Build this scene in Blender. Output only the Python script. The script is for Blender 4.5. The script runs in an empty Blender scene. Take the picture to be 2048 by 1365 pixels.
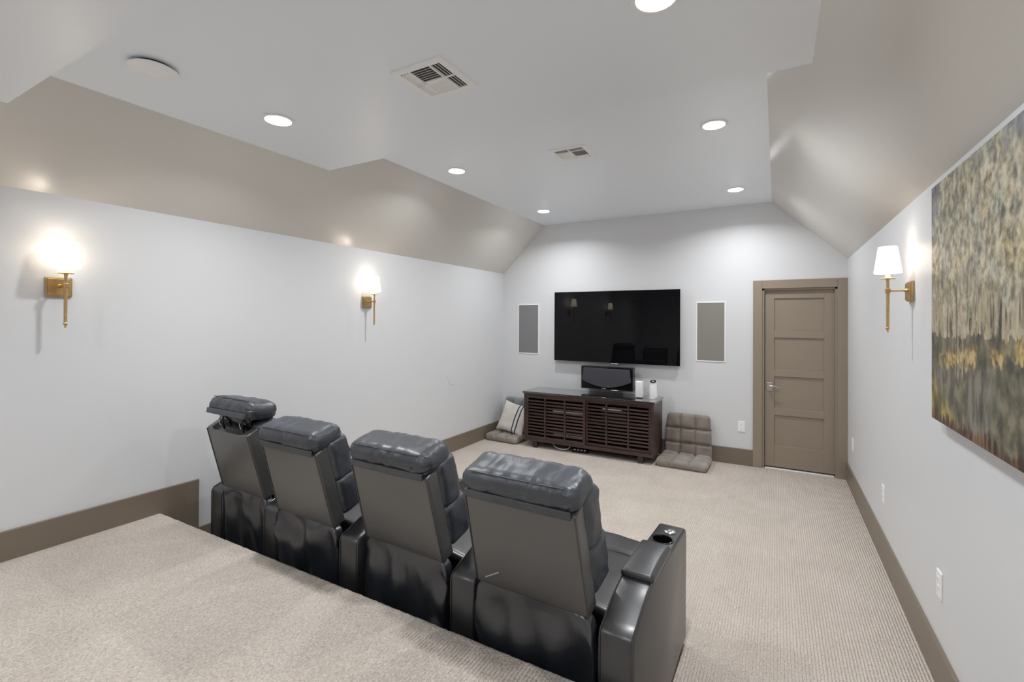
import bpy, math, random
from mathutils import Vector, Matrix, noise

# ------------------------------------------------------------------ camera, world, exposure
scn = bpy.context.scene
COL = scn.collection
cam_d = bpy.data.cameras.new('camera')
cam = bpy.data.objects.new('camera', cam_d)
COL.objects.link(cam)
CR = Vector((0.8717738, 0.4898761, 0.0056428))
CU = Vector((-0.0016704, -0.0085457, 0.9999621))
CF = Vector((-0.4899058, 0.8717502, 0.0066316))
cam.matrix_world = Matrix(((CR.x, CU.x, -CF.x, 0), (CR.y, CU.y, -CF.y, 0), (CR.z, CU.z, -CF.z, 1.6641), (0, 0, 0, 1)))
cam_d.sensor_width = 36.0
cam_d.lens = 16.542
cam_d.shift_y = -0.02296
cam_d.clip_start = 0.03
scn.camera = cam

world = bpy.data.worlds.new('world')
scn.world = world
world.use_nodes = True
world.node_tree.nodes['Background'].inputs[0].default_value = (0.05, 0.05, 0.055, 1)
world.node_tree.nodes['Background'].inputs[1].default_value = 0.2

scn.view_settings.view_transform = 'Standard'
scn.view_settings.look = 'None'
scn.view_settings.exposure = 0.15
scn.view_settings.gamma = 1.0
scn.view_settings.use_curve_mapping = False
try:
    scn.cycles.diffuse_bounces = 6
    scn.cycles.glossy_bounces = 3
    scn.cycles.max_bounces = 8
    scn.cycles.use_adaptive_sampling = True
    scn.cycles.adaptive_threshold = 0.04
    scn.cycles.use_denoising = True
    scn.cycles.caustics_reflective = False
except Exception:
    pass

DOWNLIGHT_W = 13.8       # every recessed ceiling lamp
SCONCE_W = 0.40           # every wall lamp bulb

# ------------------------------------------------------------------ room numbers (metres)
XL, XR, YB, YREAR = -3.578, 0.659, 6.10, -2.30
ZKL, ZKR = 2.367, 2.340          # knee-wall heights
Z2, Z1, Z0 = 3.033, 2.847, 2.700  # ceiling levels: far, middle, near
YS1, YS0 = 2.531, 0.778          # where the ceiling drops
TL = (Z2 - ZKL) / (-2.901 - XL)
TR = (Z2 - ZKR) / (XR + 0.048)
def slope_xl(z): return XL + (z - ZKL) / TL
def slope_xr(z): return XR - (z - ZKR) / TR
BBH = 0.188
PLAT_Z, PLAT_Y = 0.372, 1.612

# ------------------------------------------------------------------ materials
def new_mat(name):
    m = bpy.data.materials.new(name)
    m.use_nodes = True
    nt = m.node_tree
    return m, nt, nt.nodes['Principled BSDF']

def mat(name, col, rough=0.5, metal=0.0, spec=0.5, bump=None, var=None, coat=0.0, coat_r=0.1, sheen=0.0, emit=None, stretch=(1, 1, 1)):
    m, nt, b = new_mat(name)
    L = nt.links.new
    b.inputs['Base Color'].default_value = (*col, 1)
    b.inputs['Roughness'].default_value = rough
    b.inputs['Metallic'].default_value = metal
    b.inputs['Specular IOR Level'].default_value = spec
    b.inputs['Coat Weight'].default_value = coat
    b.inputs['Coat Roughness'].default_value = coat_r
    b.inputs['Sheen Weight'].default_value = sheen
    tc = mp = None
    if bump or var:
        tc = nt.nodes.new('ShaderNodeTexCoord')
        mp = nt.nodes.new('ShaderNodeMapping')
        mp.inputs['Scale'].default_value = stretch
        L(tc.outputs['Object'], mp.inputs['Vector'])
    if bump:
        n = nt.nodes.new('ShaderNodeTexNoise')
        n.inputs['Scale'].default_value = bump[0]
        n.inputs['Detail'].default_value = 4
        L(mp.outputs[0], n.inputs['Vector'])
        bp = nt.nodes.new('ShaderNodeBump')
        bp.inputs['Strength'].default_value = bump[1]
        bp.inputs['Distance'].default_value = bump[2]
        L(n.outputs['Fac'], bp.inputs['Height'])
        L(bp.outputs[0], b.inputs['Normal'])
    if var:
        n = nt.nodes.new('ShaderNodeTexNoise')
        n.inputs['Scale'].default_value = var[0]
        n.inputs['Detail'].default_value = 5
        L(mp.outputs[0], n.inputs['Vector'])
        r = nt.nodes.new('ShaderNodeValToRGB')
        a = var[1]
        r.color_ramp.elements[0].position = 0.3
        r.color_ramp.elements[1].position = 0.7
        r.color_ramp.elements[0].color = (*[c * (1 - a) for c in col], 1)
        r.color_ramp.elements[1].color = (*[min(1, c * (1 + a)) for c in col], 1)
        L(n.outputs['Fac'], r.inputs[0])
        L(r.outputs[0], b.inputs['Base Color'])
    if emit:
        b.inputs['Emission Color'].default_value = (*emit[0], 1)
        b.inputs['Emission Strength'].default_value = emit[1]
    return m

def carpet_mat():
    m, nt, b = new_mat('ribbed_beige_carpet')
    N, L = nt.nodes.new, nt.links.new
    tc = N('ShaderNodeTexCoord')
    sep = N('ShaderNodeSeparateXYZ')
    wob = N('ShaderNodeTexNoise'); wob.inputs['Scale'].default_value = 9
    L(tc.outputs['Object'], wob.inputs['Vector'])
    L(tc.outputs['Object'], sep.inputs[0])
    def M(op, a, bb, clamp=False):
        n = N('ShaderNodeMath'); n.operation = op; n.use_clamp = clamp
        for i, x in enumerate((a, bb)):
            if x is None: continue
            if isinstance(x, (int, float)): n.inputs[i].default_value = x
            else: L(x, n.inputs[i])
        return n.outputs[0]
    x = M('MULTIPLY_ADD', wob.outputs['Fac'], 0.0025)
    x.node.inputs[2].default_value = 0
    x = M('ADD', sep.outputs['X'], x)
    s = M('SINE', M('MULTIPLY', x, 2 * math.pi / 0.0148), None)
    rib = M('MULTIPLY_ADD', s, 0.5); rib.node.inputs[2].default_value = 0.5
    mp = N('ShaderNodeMapping'); mp.inputs['Scale'].default_value = (1, 0.7, 1)
    L(tc.outputs['Object'], mp.inputs[0])
    loop = N('ShaderNodeTexNoise'); loop.inputs['Scale'].default_value = 150; loop.inputs['Detail'].default_value = 2
    L(mp.outputs[0], loop.inputs['Vector'])
    h = M('ADD', M('MULTIPLY', rib, 0.75), M('MULTIPLY', loop.outputs['Fac'], 1.25))
    bp = N('ShaderNodeBump'); bp.inputs['Strength'].default_value = 0.9; bp.inputs['Distance'].default_value = 0.008
    L(h, bp.inputs['Height']); L(bp.outputs[0], b.inputs['Normal'])
    big = N('ShaderNodeTexNoise'); big.inputs['Scale'].default_value = 3.2; big.inputs['Detail'].default_value = 3
    L(tc.outputs['Object'], big.inputs['Vector'])
    f = M('ADD', M('MULTIPLY', loop.outputs['Fac'], 0.75), M('MULTIPLY', big.outputs['Fac'], 0.22))
    rp = N('ShaderNodeValToRGB')
    e = rp.color_ramp.elements
    e[0].position = 0.30; e[0].color = (0.49, 0.420, 0.360, 1)
    e[1].position = 0.72; e[1].color = (0.82, 0.735, 0.655, 1)
    L(f, rp.inputs[0]); L(rp.outputs[0], b.inputs['Base Color'])
    b.inputs['Roughness'].default_value = 0.95
    b.inputs['Specular IOR Level'].default_value = 0.15
    b.inputs['Sheen Weight'].default_value = 0.15
    return m

def painting_mat():
    """birch-wood landscape in loose vertical dabs; object x runs along the canvas, z up, both 0..1.1 m"""
    m, nt, b = new_mat('painted_canvas')
    N, L = nt.nodes.new, nt.links.new
    tc = N('ShaderNodeTexCoord')
    sep = N('ShaderNodeSeparateXYZ'); L(tc.outputs['Object'], sep.inputs[0])
    def tex(scale, st, detail=3, w=0.0):
        mp = N('ShaderNodeMapping'); mp.inputs['Scale'].default_value = st; mp.inputs['Location'].default_value = (w, w * 1.7, w * 0.6)
        L(tc.outputs['Object'], mp.inputs[0])
        n = N('ShaderNodeTexNoise'); n.inputs['Scale'].default_value = scale; n.inputs['Detail'].default_value = detail
        L(mp.outputs[0], n.inputs['Vector']); return n.outputs['Fac']
    def ramp(fac, stops):
        r = N('ShaderNodeValToRGB'); e = r.color_ramp.elements
        e[0].position, e[0].color = stops[0][0], (*stops[0][1], 1)
        e[1].position, e[1].color = stops[-1][0], (*stops[-1][1], 1)
        for p, c in stops[1:-1]:
            x = e.new(p); x.color = (*c, 1)
        L(fac, r.inputs[0]); return r.outputs[0]
    def M(op, a, bb=None, cc=None, clamp=False):
        n = N('ShaderNodeMath'); n.operation = op; n.use_clamp = clamp
        for i, x in enumerate((a, bb, cc)):
            if x is None: continue
            if isinstance(x, (int, float)): n.inputs[i].default_value = x
            else: L(x, n.inputs[i])
        return n.outputs[0]
    def step(x, edge, soft): return M('MULTIPLY', M('SUBTRACT', x, edge), 1.0 / soft, clamp=True)
    def mix(f, a, bb):
        n = N('ShaderNodeMix'); n.data_type = 'RGBA'
        L(f, n.inputs[0]); L(a, n.inputs[6]); L(bb, n.inputs[7]); return n.outputs[2]
    U, V = sep.outputs['X'], sep.outputs['Z']
    dab = tex(36, (1, 1, 0.8), 5)
    dab2 = tex(17, (1, 1, 0.8), 4, 3.1)
    big = tex(5, (1, 1, 0.8), 4, 1.3)
    strokes = tex(42, (1, 1, 0.15), 5, 5.2)
    wob = M('MULTIPLY_ADD', big, 0.5, -0.25)
    foliage = ramp(M('ADD', M('MULTIPLY_ADD', dab, 0.62, M('MULTIPLY', dab2, 0.38)), M('MULTIPLY', wob, 0.22)), [(0.34, (0.08, 0.078, 0.062)), (0.43, (0.20, 0.18, 0.12)), (0.50, (0.33, 0.295, 0.20)), (0.57, (0.47, 0.425, 0.305)), (0.66, (0.58, 0.54, 0.42))])
    tint = tex(9, (1, 1, 0.9), 3, 12.4)
    foliage = mix(M('MULTIPLY', step(tint, 0.54, 0.08), 0.65), foliage, ramp(dab, [(0.36, (0.09, 0.075, 0.03)), (0.5, (0.30, 0.235, 0.09)), (0.64, (0.50, 0.42, 0.22))]))
    foliage = mix(M('MULTIPLY', M('SUBTRACT', 1.0, step(tint, 0.38, 0.08)), 0.6), foliage, ramp(dab, [(0.36, (0.05, 0.055, 0.045)), (0.5, (0.16, 0.17, 0.135)), (0.64, (0.36, 0.37, 0.31))]))
    sky = ramp(dab2, [(0.35, (0.045, 0.05, 0.075)), (0.5, (0.10, 0.10, 0.14)), (0.62, (0.25, 0.25, 0.26))])
    trunks = ramp(strokes, [(0.36, (0.05, 0.042, 0.034)), (0.42, (0.19, 0.16, 0.11)), (0.50, (0.34, 0.29, 0.20)), (0.66, (0.54, 0.46, 0.32))])
    ground = ramp(dab2, [(0.36, (0.06, 0.06, 0.042)), (0.5, (0.13, 0.12, 0.075)), (0.62, (0.22, 0.20, 0.135))])
    water = ramp(tex(26, (1, 1, 0.3), 4, 8.8), [(0.36, (0.06, 0.055, 0.048)), (0.48, (0.13, 0.118, 0.092)), (0.6, (0.23, 0.21, 0.17))])
    ochre = ramp(dab, [(0.38, (0.20, 0.13, 0.045)), (0.5, (0.42, 0.29, 0.11)), (0.62, (0.56, 0.43, 0.22))])
    yellow = ramp(dab2, [(0.38, (0.10, 0.085, 0.03)), (0.5, (0.24, 0.19, 0.05)), (0.62, (0.42, 0.33, 0.10))])
    rust = ramp(strokes, [(0.38, (0.035, 0.018, 0.012)), (0.5, (0.10, 0.045, 0.025)), (0.62, (0.20, 0.11, 0.05))])
    wd = M('MULTIPLY_ADD', dab, 0.30, -0.15)
    v = M('ADD', M('ADD', V, M('MULTIPLY', wob, 0.22)), M('MULTIPLY', wd, 0.28))
    water = mix(step(big, 0.46, 0.10), water, ground)
    trunks = mix(M('MULTIPLY', step(dab2, 0.50, 0.10), 0.8), trunks, foliage)
    col = mix(step(v, 0.36, 0.012), water, trunks)                        # below / above the tree line
    gmask = M('MULTIPLY', step(v, 0.24, 0.03), M('SUBTRACT', 1.0, step(v, 0.365, 0.01)))
    col = mix(gmask, col, ground)
    diag = M('MULTIPLY_ADD', U, 0.10, 0.255)
    d = M('ABSOLUTE', M('SUBTRACT', M('ADD', v, M('MULTIPLY', wob, 0.25)), diag))
    om = M('MULTIPLY', M('MULTIPLY', M('SUBTRACT', 1.0, step(d, 0.020, 0.014)), step(U, 0.10, 0.03)), step(big, 0.40, 0.08))
    col = mix(om, col, ochre)
    # pale double trunk and its reflection
    t1 = M('SUBTRACT', 1.0, step(M('ABSOLUTE', M('SUBTRACT', M('ADD', U, M('MULTIPLY', wd, 0.02)), 0.355)), 0.006, 0.003))
    t2 = M('SUBTRACT', 1.0, step(M('ABSOLUTE', M('SUBTRACT', M('ADD', U, M('MULTIPLY', wd, 0.05)), 0.405)), 0.006, 0.003))
    tm = M('MULTIPLY', M('ADD', t1, t2, clamp=True), M('MULTIPLY', step(V, 0.19, 0.05), M('SUBTRACT', 1.0, step(V, 0.62, 0.1))))
    col = mix(M('MULTIPLY', tm, 0.8), col, ramp(dab, [(0.4, (0.30, 0.25, 0.19)), (0.6, (0.58, 0.50, 0.42))]))
    fol = step(M('ADD', v, M('MULTIPLY', wob, 0.7)), 0.47, 0.16)
    col = mix(fol, col, foliage)
    sk = M('MULTIPLY', step(M('SUBTRACT', M('ADD', V, M('MULTIPLY', wob, 0.9)), M('MULTIPLY', U, 0.75)), 0.90, 0.05), step(dab, 0.36, 0.1))
    sk = M('MAXIMUM', sk, M('MULTIPLY', step(M('ADD', M('ADD', V, M('MULTIPLY', U, 0.3)), M('MULTIPLY', wob, 1.1)), 1.20, 0.06), 0.8))
    col = mix(sk, col, sky)
    ym = M('MULTIPLY', M('SUBTRACT', 1.0, step(M('ADD', v, M('MULTIPLY', U, 0.45)), 0.16, 0.06)), 0.9)
    col = mix(ym, col, yellow)
    rm = M('SUBTRACT', 1.0, step(M('ADD', v, M('MULTIPLY', strokes, 0.10)), 0.075, 0.03))
    col = mix(rm, col, rust)
    L(col, b.inputs['Base Color'])
    bp = N('ShaderNodeBump'); bp.inputs['Strength'].default_value = 0.5; bp.inputs['Distance'].default_value = 0.004
    L(dab, bp.inputs['Height']); L(bp.outputs[0], b.inputs['Normal'])
    b.inputs['Roughness'].default_value = 0.42
    return m

def pillow_mat():
    m, nt, b = new_mat('cream_pillow_cloth')
    N, L = nt.nodes.new, nt.links.new
    tc = N('ShaderNodeTexCoord'); sep = N('ShaderNodeSeparateXYZ'); L(tc.outputs['Object'], sep.inputs[0])
    r = N('ShaderNodeValToRGB'); r.color_ramp.interpolation = 'CONSTANT'
    mr = N('ShaderNodeMapRange'); mr.inputs[1].default_value = -0.25; mr.inputs[2].default_value = 0.25
    L(sep.outputs['X'], mr.inputs[0]); L(mr.outputs[0], r.inputs[0])
    e = r.color_ramp.elements
    cream, navy = (0.62, 0.58, 0.53, 1), (0.035, 0.05, 0.085, 1)
    e[0].position, e[0].color = 0.0, cream
    e[1].position, e[1].color = 0.60, navy
    for p, c in ((0.635, cream), (0.70, navy), (0.735, cream)):
        x = e.new(p); x.color = c
    L(r.outputs[0], b.inputs['Base Color'])
    n = N('ShaderNodeTexNoise'); n.inputs['Scale'].default_value = 350
    L(tc.outputs['Object'], n.inputs['Vector'])
    bp = N('ShaderNodeBump'); bp.inputs['Strength'].default_value = 0.4; bp.inputs['Distance'].default_value = 0.002
    L(n.outputs['Fac'], bp.inputs['Height']); L(bp.outputs[0], b.inputs['Normal'])
    b.inputs['Roughness'].default_value = 0.9
    b.inputs['Specular IOR Level'].default_value = 0.2
    return m

def shade_mat():
    m, nt, b = new_mat('lit_linen_shade')
    N, L = nt.nodes.new, nt.links.new
    out = nt.nodes['Material Output']
    tr = N('ShaderNodeBsdfTranslucent'); tr.inputs[0].default_value = (0.95, 0.90, 0.82, 1)
    df = N('ShaderNodeBsdfDiffuse'); df.inputs[0].default_value = (0.85, 0.83, 0.80, 1)
    mx = N('ShaderNodeMixShader'); mx.inputs[0].default_value = 0.65
    L(df.outputs[0], mx.inputs[1]); L(tr.outputs[0], mx.inputs[2])
    em = N('ShaderNodeEmission'); em.inputs[0].default_value = (1.0, 0.93, 0.84, 1); em.inputs[1].default_value = 1.25
    ad = N('ShaderNodeAddShader')
    L(mx.outputs[0], ad.inputs[0]); L(em.outputs[0], ad.inputs[1]); L(ad.outputs[0], out.inputs[0])
    return m

WALL = mat('pale_grey_wall_paint', (0.705, 0.713, 0.728), 0.46, bump=(260, 0.06, 0.002))
CEIL = mat('grey_ceiling_paint', (0.88, 0.922, 0.97), 0.35, bump=(220, 0.05, 0.002))
SLOPE = mat('taupe_slope_paint', (0.71, 0.685, 0.642), 0.25, spec=0.7, bump=(220, 0.05, 0.002))
TRIM = mat('taupe_trim_paint', (0.305, 0.250, 0.194), 0.36, bump=(60, 0.04, 0.002))
BASEBOARD = mat('dark_taupe_baseboard', (0.195, 0.158, 0.120), 0.36, bump=(60, 0.04, 0.002))  # darker tone than the door and casing
CARPET = carpet_mat()
LEATHER = mat('black_leather', (0.018, 0.018, 0.020), 0.37, spec=0.9, coat=0.3, coat_r=0.25, bump=(420, 0.16, 0.0008), var=(6, 0.25))
VINYL = mat('reflection_lifted_vinyl', (0.062, 0.061, 0.060), 0.40, spec=1.0, coat=0.6, coat_r=0.35, bump=(420, 0.12, 0.0006), var=(3, 0.12))  # base lifted to carry the carpet's reflection on the back panels
SKIRT = mat('loose_black_leather', (0.017, 0.020, 0.026), 0.30, spec=1.0, bump=(14, 0.25, 0.01), var=(5, 0.3), coat=0.3, coat_r=0.2)
LEATHER_SOFT = mat('black_soft_leather', (0.034, 0.040, 0.052), 0.40, spec=0.9, bump=(26, 0.35, 0.006), var=(6, 0.3), stretch=(1, 0.5, 0.5))
DARK = mat('matt_black_fabric', (0.006, 0.006, 0.007), 0.8)
STEEL = mat('brushed_steel', (0.62, 0.61, 0.60), 0.25, metal=1.0)
SATIN = mat('satin_nickel', (0.60, 0.56, 0.52), 0.32, metal=1.0)
BRASS = mat('aged_brass', (0.62, 0.42, 0.20), 0.30, metal=1.0, var=(30, 0.15))
WHITE = mat('white_plastic', (0.92, 0.92, 0.92), 0.35)
WHITE_METAL = mat('white_enamel', (0.93, 0.93, 0.92), 0.40)
CREAM_TUBE = mat('cream_candle_sleeve', (0.85, 0.78, 0.66), 0.5)
BULB = mat('lit_bulb_glass', (0.9, 0.9, 0.9), 0.3, emit=((1.0, 0.90, 0.76), 8.0))
LENS = mat('lit_lamp_lens', (0.9, 0.9, 0.9), 0.3, emit=((0.97, 0.985, 1.0), 26.0))
SHADE = shade_mat()
WOOD = mat('espresso_wood', (0.052, 0.029, 0.024), 0.30, bump=(40, 0.08, 0.002), var=(9, 0.5), stretch=(0.5, 4, 4))
WOOD_TOP = mat('polished_dark_top', (0.030, 0.026, 0.028), 0.05, spec=1.0, coat=1.0, coat_r=0.03)
SCREEN = mat('dark_tv_glass', (0.003, 0.003, 0.004), 0.02, spec=0.22)
GLOSS_BLACK = mat('gloss_black_plastic', (0.005, 0.005, 0.006), 0.07, spec=0.5)
GRILLE_CLOTH = mat('charcoal_grille_cloth', (0.055, 0.055, 0.068), 0.75, bump=(700, 0.3, 0.001))
GRILLE_GREY = mat('grey_speaker_grille', (0.215, 0.217, 0.225), 0.6, bump=(900, 0.25, 0.001))
GRILLE_TAUPE = mat('taupe_speaker_grille', (0.250, 0.240, 0.215), 0.6, bump=(900, 0.25, 0.001))
GOLD = mat('gilt_badge', (0.75, 0.60, 0.28), 0.3, metal=1.0)
SUEDE = mat('taupe_microsuede', (0.235, 0.200, 0.170), 0.85, spec=0.2, bump=(90, 0.3, 0.003), var=(7, 0.22), sheen=0.4)
SUEDE_GREY = mat('grey_taupe_microsuede', (0.270, 0.240, 0.215), 0.85, spec=0.2, bump=(90, 0.3, 0.003), var=(7, 0.22), sheen=0.4)
SUEDE_PALE = mat('cool_grey_microsuede', (0.215, 0.215, 0.222), 0.85, spec=0.2, bump=(90, 0.3, 0.003), var=(7, 0.22), sheen=0.4)
PILLOW = pillow_mat()
CANVAS_EDGE = mat('primed_canvas_edge', (0.20, 0.17, 0.12), 0.7, var=(20, 0.4))
PAINTED = painting_mat()
VENT_DARK = mat('painted_duct_shade', (0.16, 0.16, 0.16), 0.8)
SILVER = mat('silver_plastic', (0.55, 0.55, 0.56), 0.35, metal=0.4)
CABLE_GREY = mat('grey_cable', (0.45, 0.45, 0.45), 0.5)
SCUFF = mat('pale_scuff', (0.55, 0.55, 0.53), 0.8)

# ------------------------------------------------------------------ mesh helpers
class MB:
    def __init__(s): s.v = []; s.f = []
    def add(s, vs, fs, M=None):
        k = len(s.v)
        for p in vs:
            p = Vector(p)
            s.v.append(M @ p if M else p)
        s.f += [tuple(i + k for i in q) for q in fs]
        return s
    def box(s, x0, x1, y0, y1, z0, z1, M=None):
        vs = [(x, y, z) for z in (z0, z1) for y in (y0, y1) for x in (x0, x1)]
        return s.add(vs, [(0, 2, 3, 1), (4, 5, 7, 6), (0, 1, 5, 4), (2, 6, 7, 3), (0, 4, 6, 2), (1, 3, 7, 5)], M)
    def quad(s, *p): return s.add(p, [tuple(range(len(p)))])
    def rbox(s, c, size, r=0.004, seg=2, n=(1, 1, 1), fn=None, M=None):
        h = [x / 2 for x in size]
        r = min(r, min(h) * 0.999)
        ax = []
        for a in range(3):
            inn = h[a] - r
            o = [inn + r * math.tan(math.pi / 4 * k / seg) for k in range(1, seg + 1)]
            mid = [-inn + 2 * inn * k / n[a] for k in range(n[a] + 1)]
            ax.append([-x for x in reversed(o)] + mid + o)
        N = [len(a) for a in ax]
        idx = {}; vs = []; fs = []
        def vid(i, j, k):
            t = (i, j, k)
            if t in idx: return idx[t]
            p = [ax[0][i], ax[1][j], ax[2][k]]
            q = [max(-(h[a] - r), min(h[a] - r, p[a])) for a in range(3)]
            d = Vector([p[a] - q[a] for a in range(3)])
            if d.length > 1e-9: d = d.normalized() * r
            P = Vector(q) + d
            if fn: P = Vector(fn(P.x, P.y, P.z))
            P = P + Vector(c)
            idx[t] = len(vs); vs.append(P); return idx[t]
        for (a, b, cc) in ((0, 1, 2), (1, 2, 0), (2, 0, 1)):
            for side in (0, N[cc] - 1):
                for i in range(N[a] - 1):
                    for j in range(N[b] - 1):
                        q = []
                        for (u, w) in ((i, j), (i + 1, j), (i + 1, j + 1), (i, j + 1)):
                            t = [0, 0, 0]; t[a] = u; t[b] = w; t[cc] = side
                            q.append(vid(*t))
                        if side == 0: q.reverse()
                        fs.append(tuple(q))
        return s.add(vs, fs, M)
    def lathe(s, prof, n=24, M=None, cap=True):
        vs = []; fs = []
        for (r, z) in prof:
            for k in range(n):
                a = 2 * math.pi * k / n
                vs.append((r * math.cos(a), r * math.sin(a), z))
        m = len(prof)
        for i in range(m - 1):
            for k in range(n):
                a, b = i * n + k, i * n + (k + 1) % n
                fs.append((a, b, b + n, a + n))
        if cap:
            fs.append(tuple(reversed(range(n))))
            fs.append(tuple((m - 1) * n + k for k in range(n)))
        return s.add(vs, fs, M)
    def tube(s, pts, r, n=8, M=None, closed=False):
        pts = [Vector(p) for p in pts]
        vs = []; fs = []; m = len(pts)
        prev = None
        for i, p in enumerate(pts):
            a = pts[i - 1] if i > 0 else (pts[-1] if closed else p)
            b = pts[(i + 1) % m] if (i < m - 1 or closed) else p
            t = (b - a).normalized()
            if prev is None:
                u = t.orthogonal().normalized()
            else:
                u = (prev - t * prev.dot(t))
                u = u.normalized() if u.length > 1e-6 else t.orthogonal().normalized()
            prev = u
            w = t.cross(u)
            rr = r[i] if isinstance(r, (list, tuple)) else r
            for k in range(n):
                an = 2 * math.pi * k / n
                vs.append(p + (u * math.cos(an) + w * math.sin(an)) * rr)
        for i in range(m if closed else m - 1):
            for k in range(n):
                a, b = i * n + k, i * n + (k + 1) % n
                c, d = ((i + 1) % m) * n + (k + 1) % n, ((i + 1) % m) * n + k
                fs.append((a, b, c, d))
        if not closed:
            fs.append(tuple(reversed(range(n)))); fs.append(tuple((m - 1) * n + k for k in range(n)))
        return s.add(vs, fs, M)
    def prism(s, poly, a0, a1, axis='x', M=None):
        """poly: list of 2D points; axis x -> (y,z), y -> (x,z), z -> (x,y)"""
        def P(t, a):
            return (a, t[0], t[1]) if axis == 'x' else ((t[0], a, t[1]) if axis == 'y' else (t[0], t[1], a))
        n = len(poly)
        vs = [P(t, a0) for t in poly] + [P(t, a1) for t in poly]
        fs = [tuple(range(n)), tuple(reversed(range(n, 2 * n)))]
        fs += [(i, n + i, n + (i + 1) % n, (i + 1) % n) for i in range(n)]
        return s.add(vs, fs, M)
    def frame(s, x0, x1, z0, z1, w, y0, y1, M=None):
        vs = []
        for y in (y0, y1):
            vs += [(x0, y, z0), (x1, y, z0), (x1, y, z1), (x0, y, z1), (x0 + w, y, z0 + w), (x1 - w, y, z0 + w), (x1 - w, y, z1 - w), (x0 + w, y, z1 - w)]
        fs = []
        for i in range(4):
            j = (i + 1) % 4
            fs += [(i, j, 4 + j, 4 + i), (8 + i, 12 + i, 12 + j, 8 + j), (i, 8 + i, 8 + j, j), (4 + i, 4 + j, 12 + j, 12 + i)]
        return s.add(vs, fs, M)
    def build(s, name, m, parent=None, smooth=False, bevel=0.0):
        me = bpy.data.meshes.new(name)
        me.from_pydata([tuple(p) for p in s.v], [], s.f)
        import bmesh
        bm = bmesh.new(); bm.from_mesh(me)
        if bevel:
            bmesh.ops.remove_doubles(bm, verts=bm.verts, dist=1e-6)
            es = [e for e in bm.edges if len(e.link_faces) == 2 and e.calc_face_angle(0) > 0.6]
            bmesh.ops.bevel(bm, geom=es, offset=bevel, segments=2, affect='EDGES', profile=0.5)
        bmesh.ops.recalc_face_normals(bm, faces=bm.faces)
        bm.to_mesh(me); bm.free()
        me.materials.append(m)
        if smooth:
            me.polygons.foreach_set('use_smooth', [True] * len(me.polygons))
            try:
                me.set_sharp_from_angle(angle=math.radians(42))
            except Exception:
                pass
        o = bpy.data.objects.new(name, me)
        COL.objects.link(o)
        if parent: o.parent = parent
        return o

def thing(name, label, cat, loc=(0, 0, 0), rotz=0.0, group=None):
    o = bpy.data.objects.new(name, None)
    COL.objects.link(o)
    o.empty_display_size = 0.1
    o.location = loc; o.rotation_euler = (0, 0, rotz)
    return tag(o, label, cat, group)

def tag(o, label, cat, group=None):
    o['label'] = label; o['category'] = cat
    if group: o['group'] = group
    return o

def struct(o, label=None, cat=None):
    o['kind'] = 'structure'
    if label: o['label'] = label
    if cat: o['category'] = cat
    return o

def dup(root, loc, label, rotz=None):
    r = root.copy(); COL.objects.link(r)
    r.location = loc; r['label'] = label
    if rotz is not None: r.rotation_euler = (0, 0, rotz)
    for ch in list(root.children):
        c = ch.copy(); COL.objects.link(c); c.parent = r
        for g in list(ch.children):
            d = g.copy(); COL.objects.link(d); d.parent = c
    return r

def piece(src, name, parent, loc, rot=None):
    o = bpy.data.objects.new(name, src.data)
    COL.objects.link(o); o.parent = parent; o.location = loc
    if rot: o.rotation_euler = rot
    return o

def fbm(x, y, z): return noise.noise(Vector((x, y, z)))

# ------------------------------------------------------------------ the setting
m = MB()
m.box(XL - 0.2, XR + 0.2, PLAT_Y - 0.2, 6.45, -0.05, 0.0)
struct(m.build('floor', CARPET), 'beige ribbed carpet on the lower floor', 'floor')

# raised platform with a rounded carpeted nose
m = MB()
R_N = 0.035
prof = [(YREAR, PLAT_Z)]
ny = 40
for k in range(1, ny): prof.append((YREAR + (PLAT_Y - R_N - YREAR) * k / ny, PLAT_Z))
for k in range(9):
    a = math.pi / 2 * (1 - k / 8)
    prof.append((PLAT_Y - R_N + R_N * math.cos(a), PLAT_Z - R_N + R_N * math.sin(a)))
prof += [(PLAT_Y, 0.25), (PLAT_Y, 0.1), (PLAT_Y, 0.0)]
nx = 220
vs, fs = [], []
for i in range(nx + 1):
    x = XL + 0.018 + (XR - 0.016 - XL - 0.018) * i / nx
    for (y, z) in prof:
        dz = dy = 0
        if y > PLAT_Y - R_N - 0.02:
            dz = 0.0022 * fbm(x * 60, y * 40, z * 40); dy = 0.003 * fbm(x * 70, z * 60, 4)
        vs.append((x, y + dy, z + dz))
w = len(prof)
for i in range(nx):
    for j in range(w - 1):
        fs.append((i * w + j, (i + 1) * w + j, (i + 1) * w + j + 1, i * w + j + 1))
m.add(vs, fs)
struct(m.build('floor_platform', CARPET, smooth=True), 'raised carpeted platform with a rounded front edge', 'platform')

T = 0.12
m = MB(); m.box(XL - T, XL, YREAR, YB, -0.05, ZKL)
struct(m.build('wall_left', WALL), 'pale grey left wall with two brass wall lamps', 'wall')
m = MB(); m.box(XR, XR + T, YREAR, YB, -0.05, ZKR)
struct(m.build('wall_right', WALL), 'pale grey right wall with the large painting', 'wall')
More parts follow.
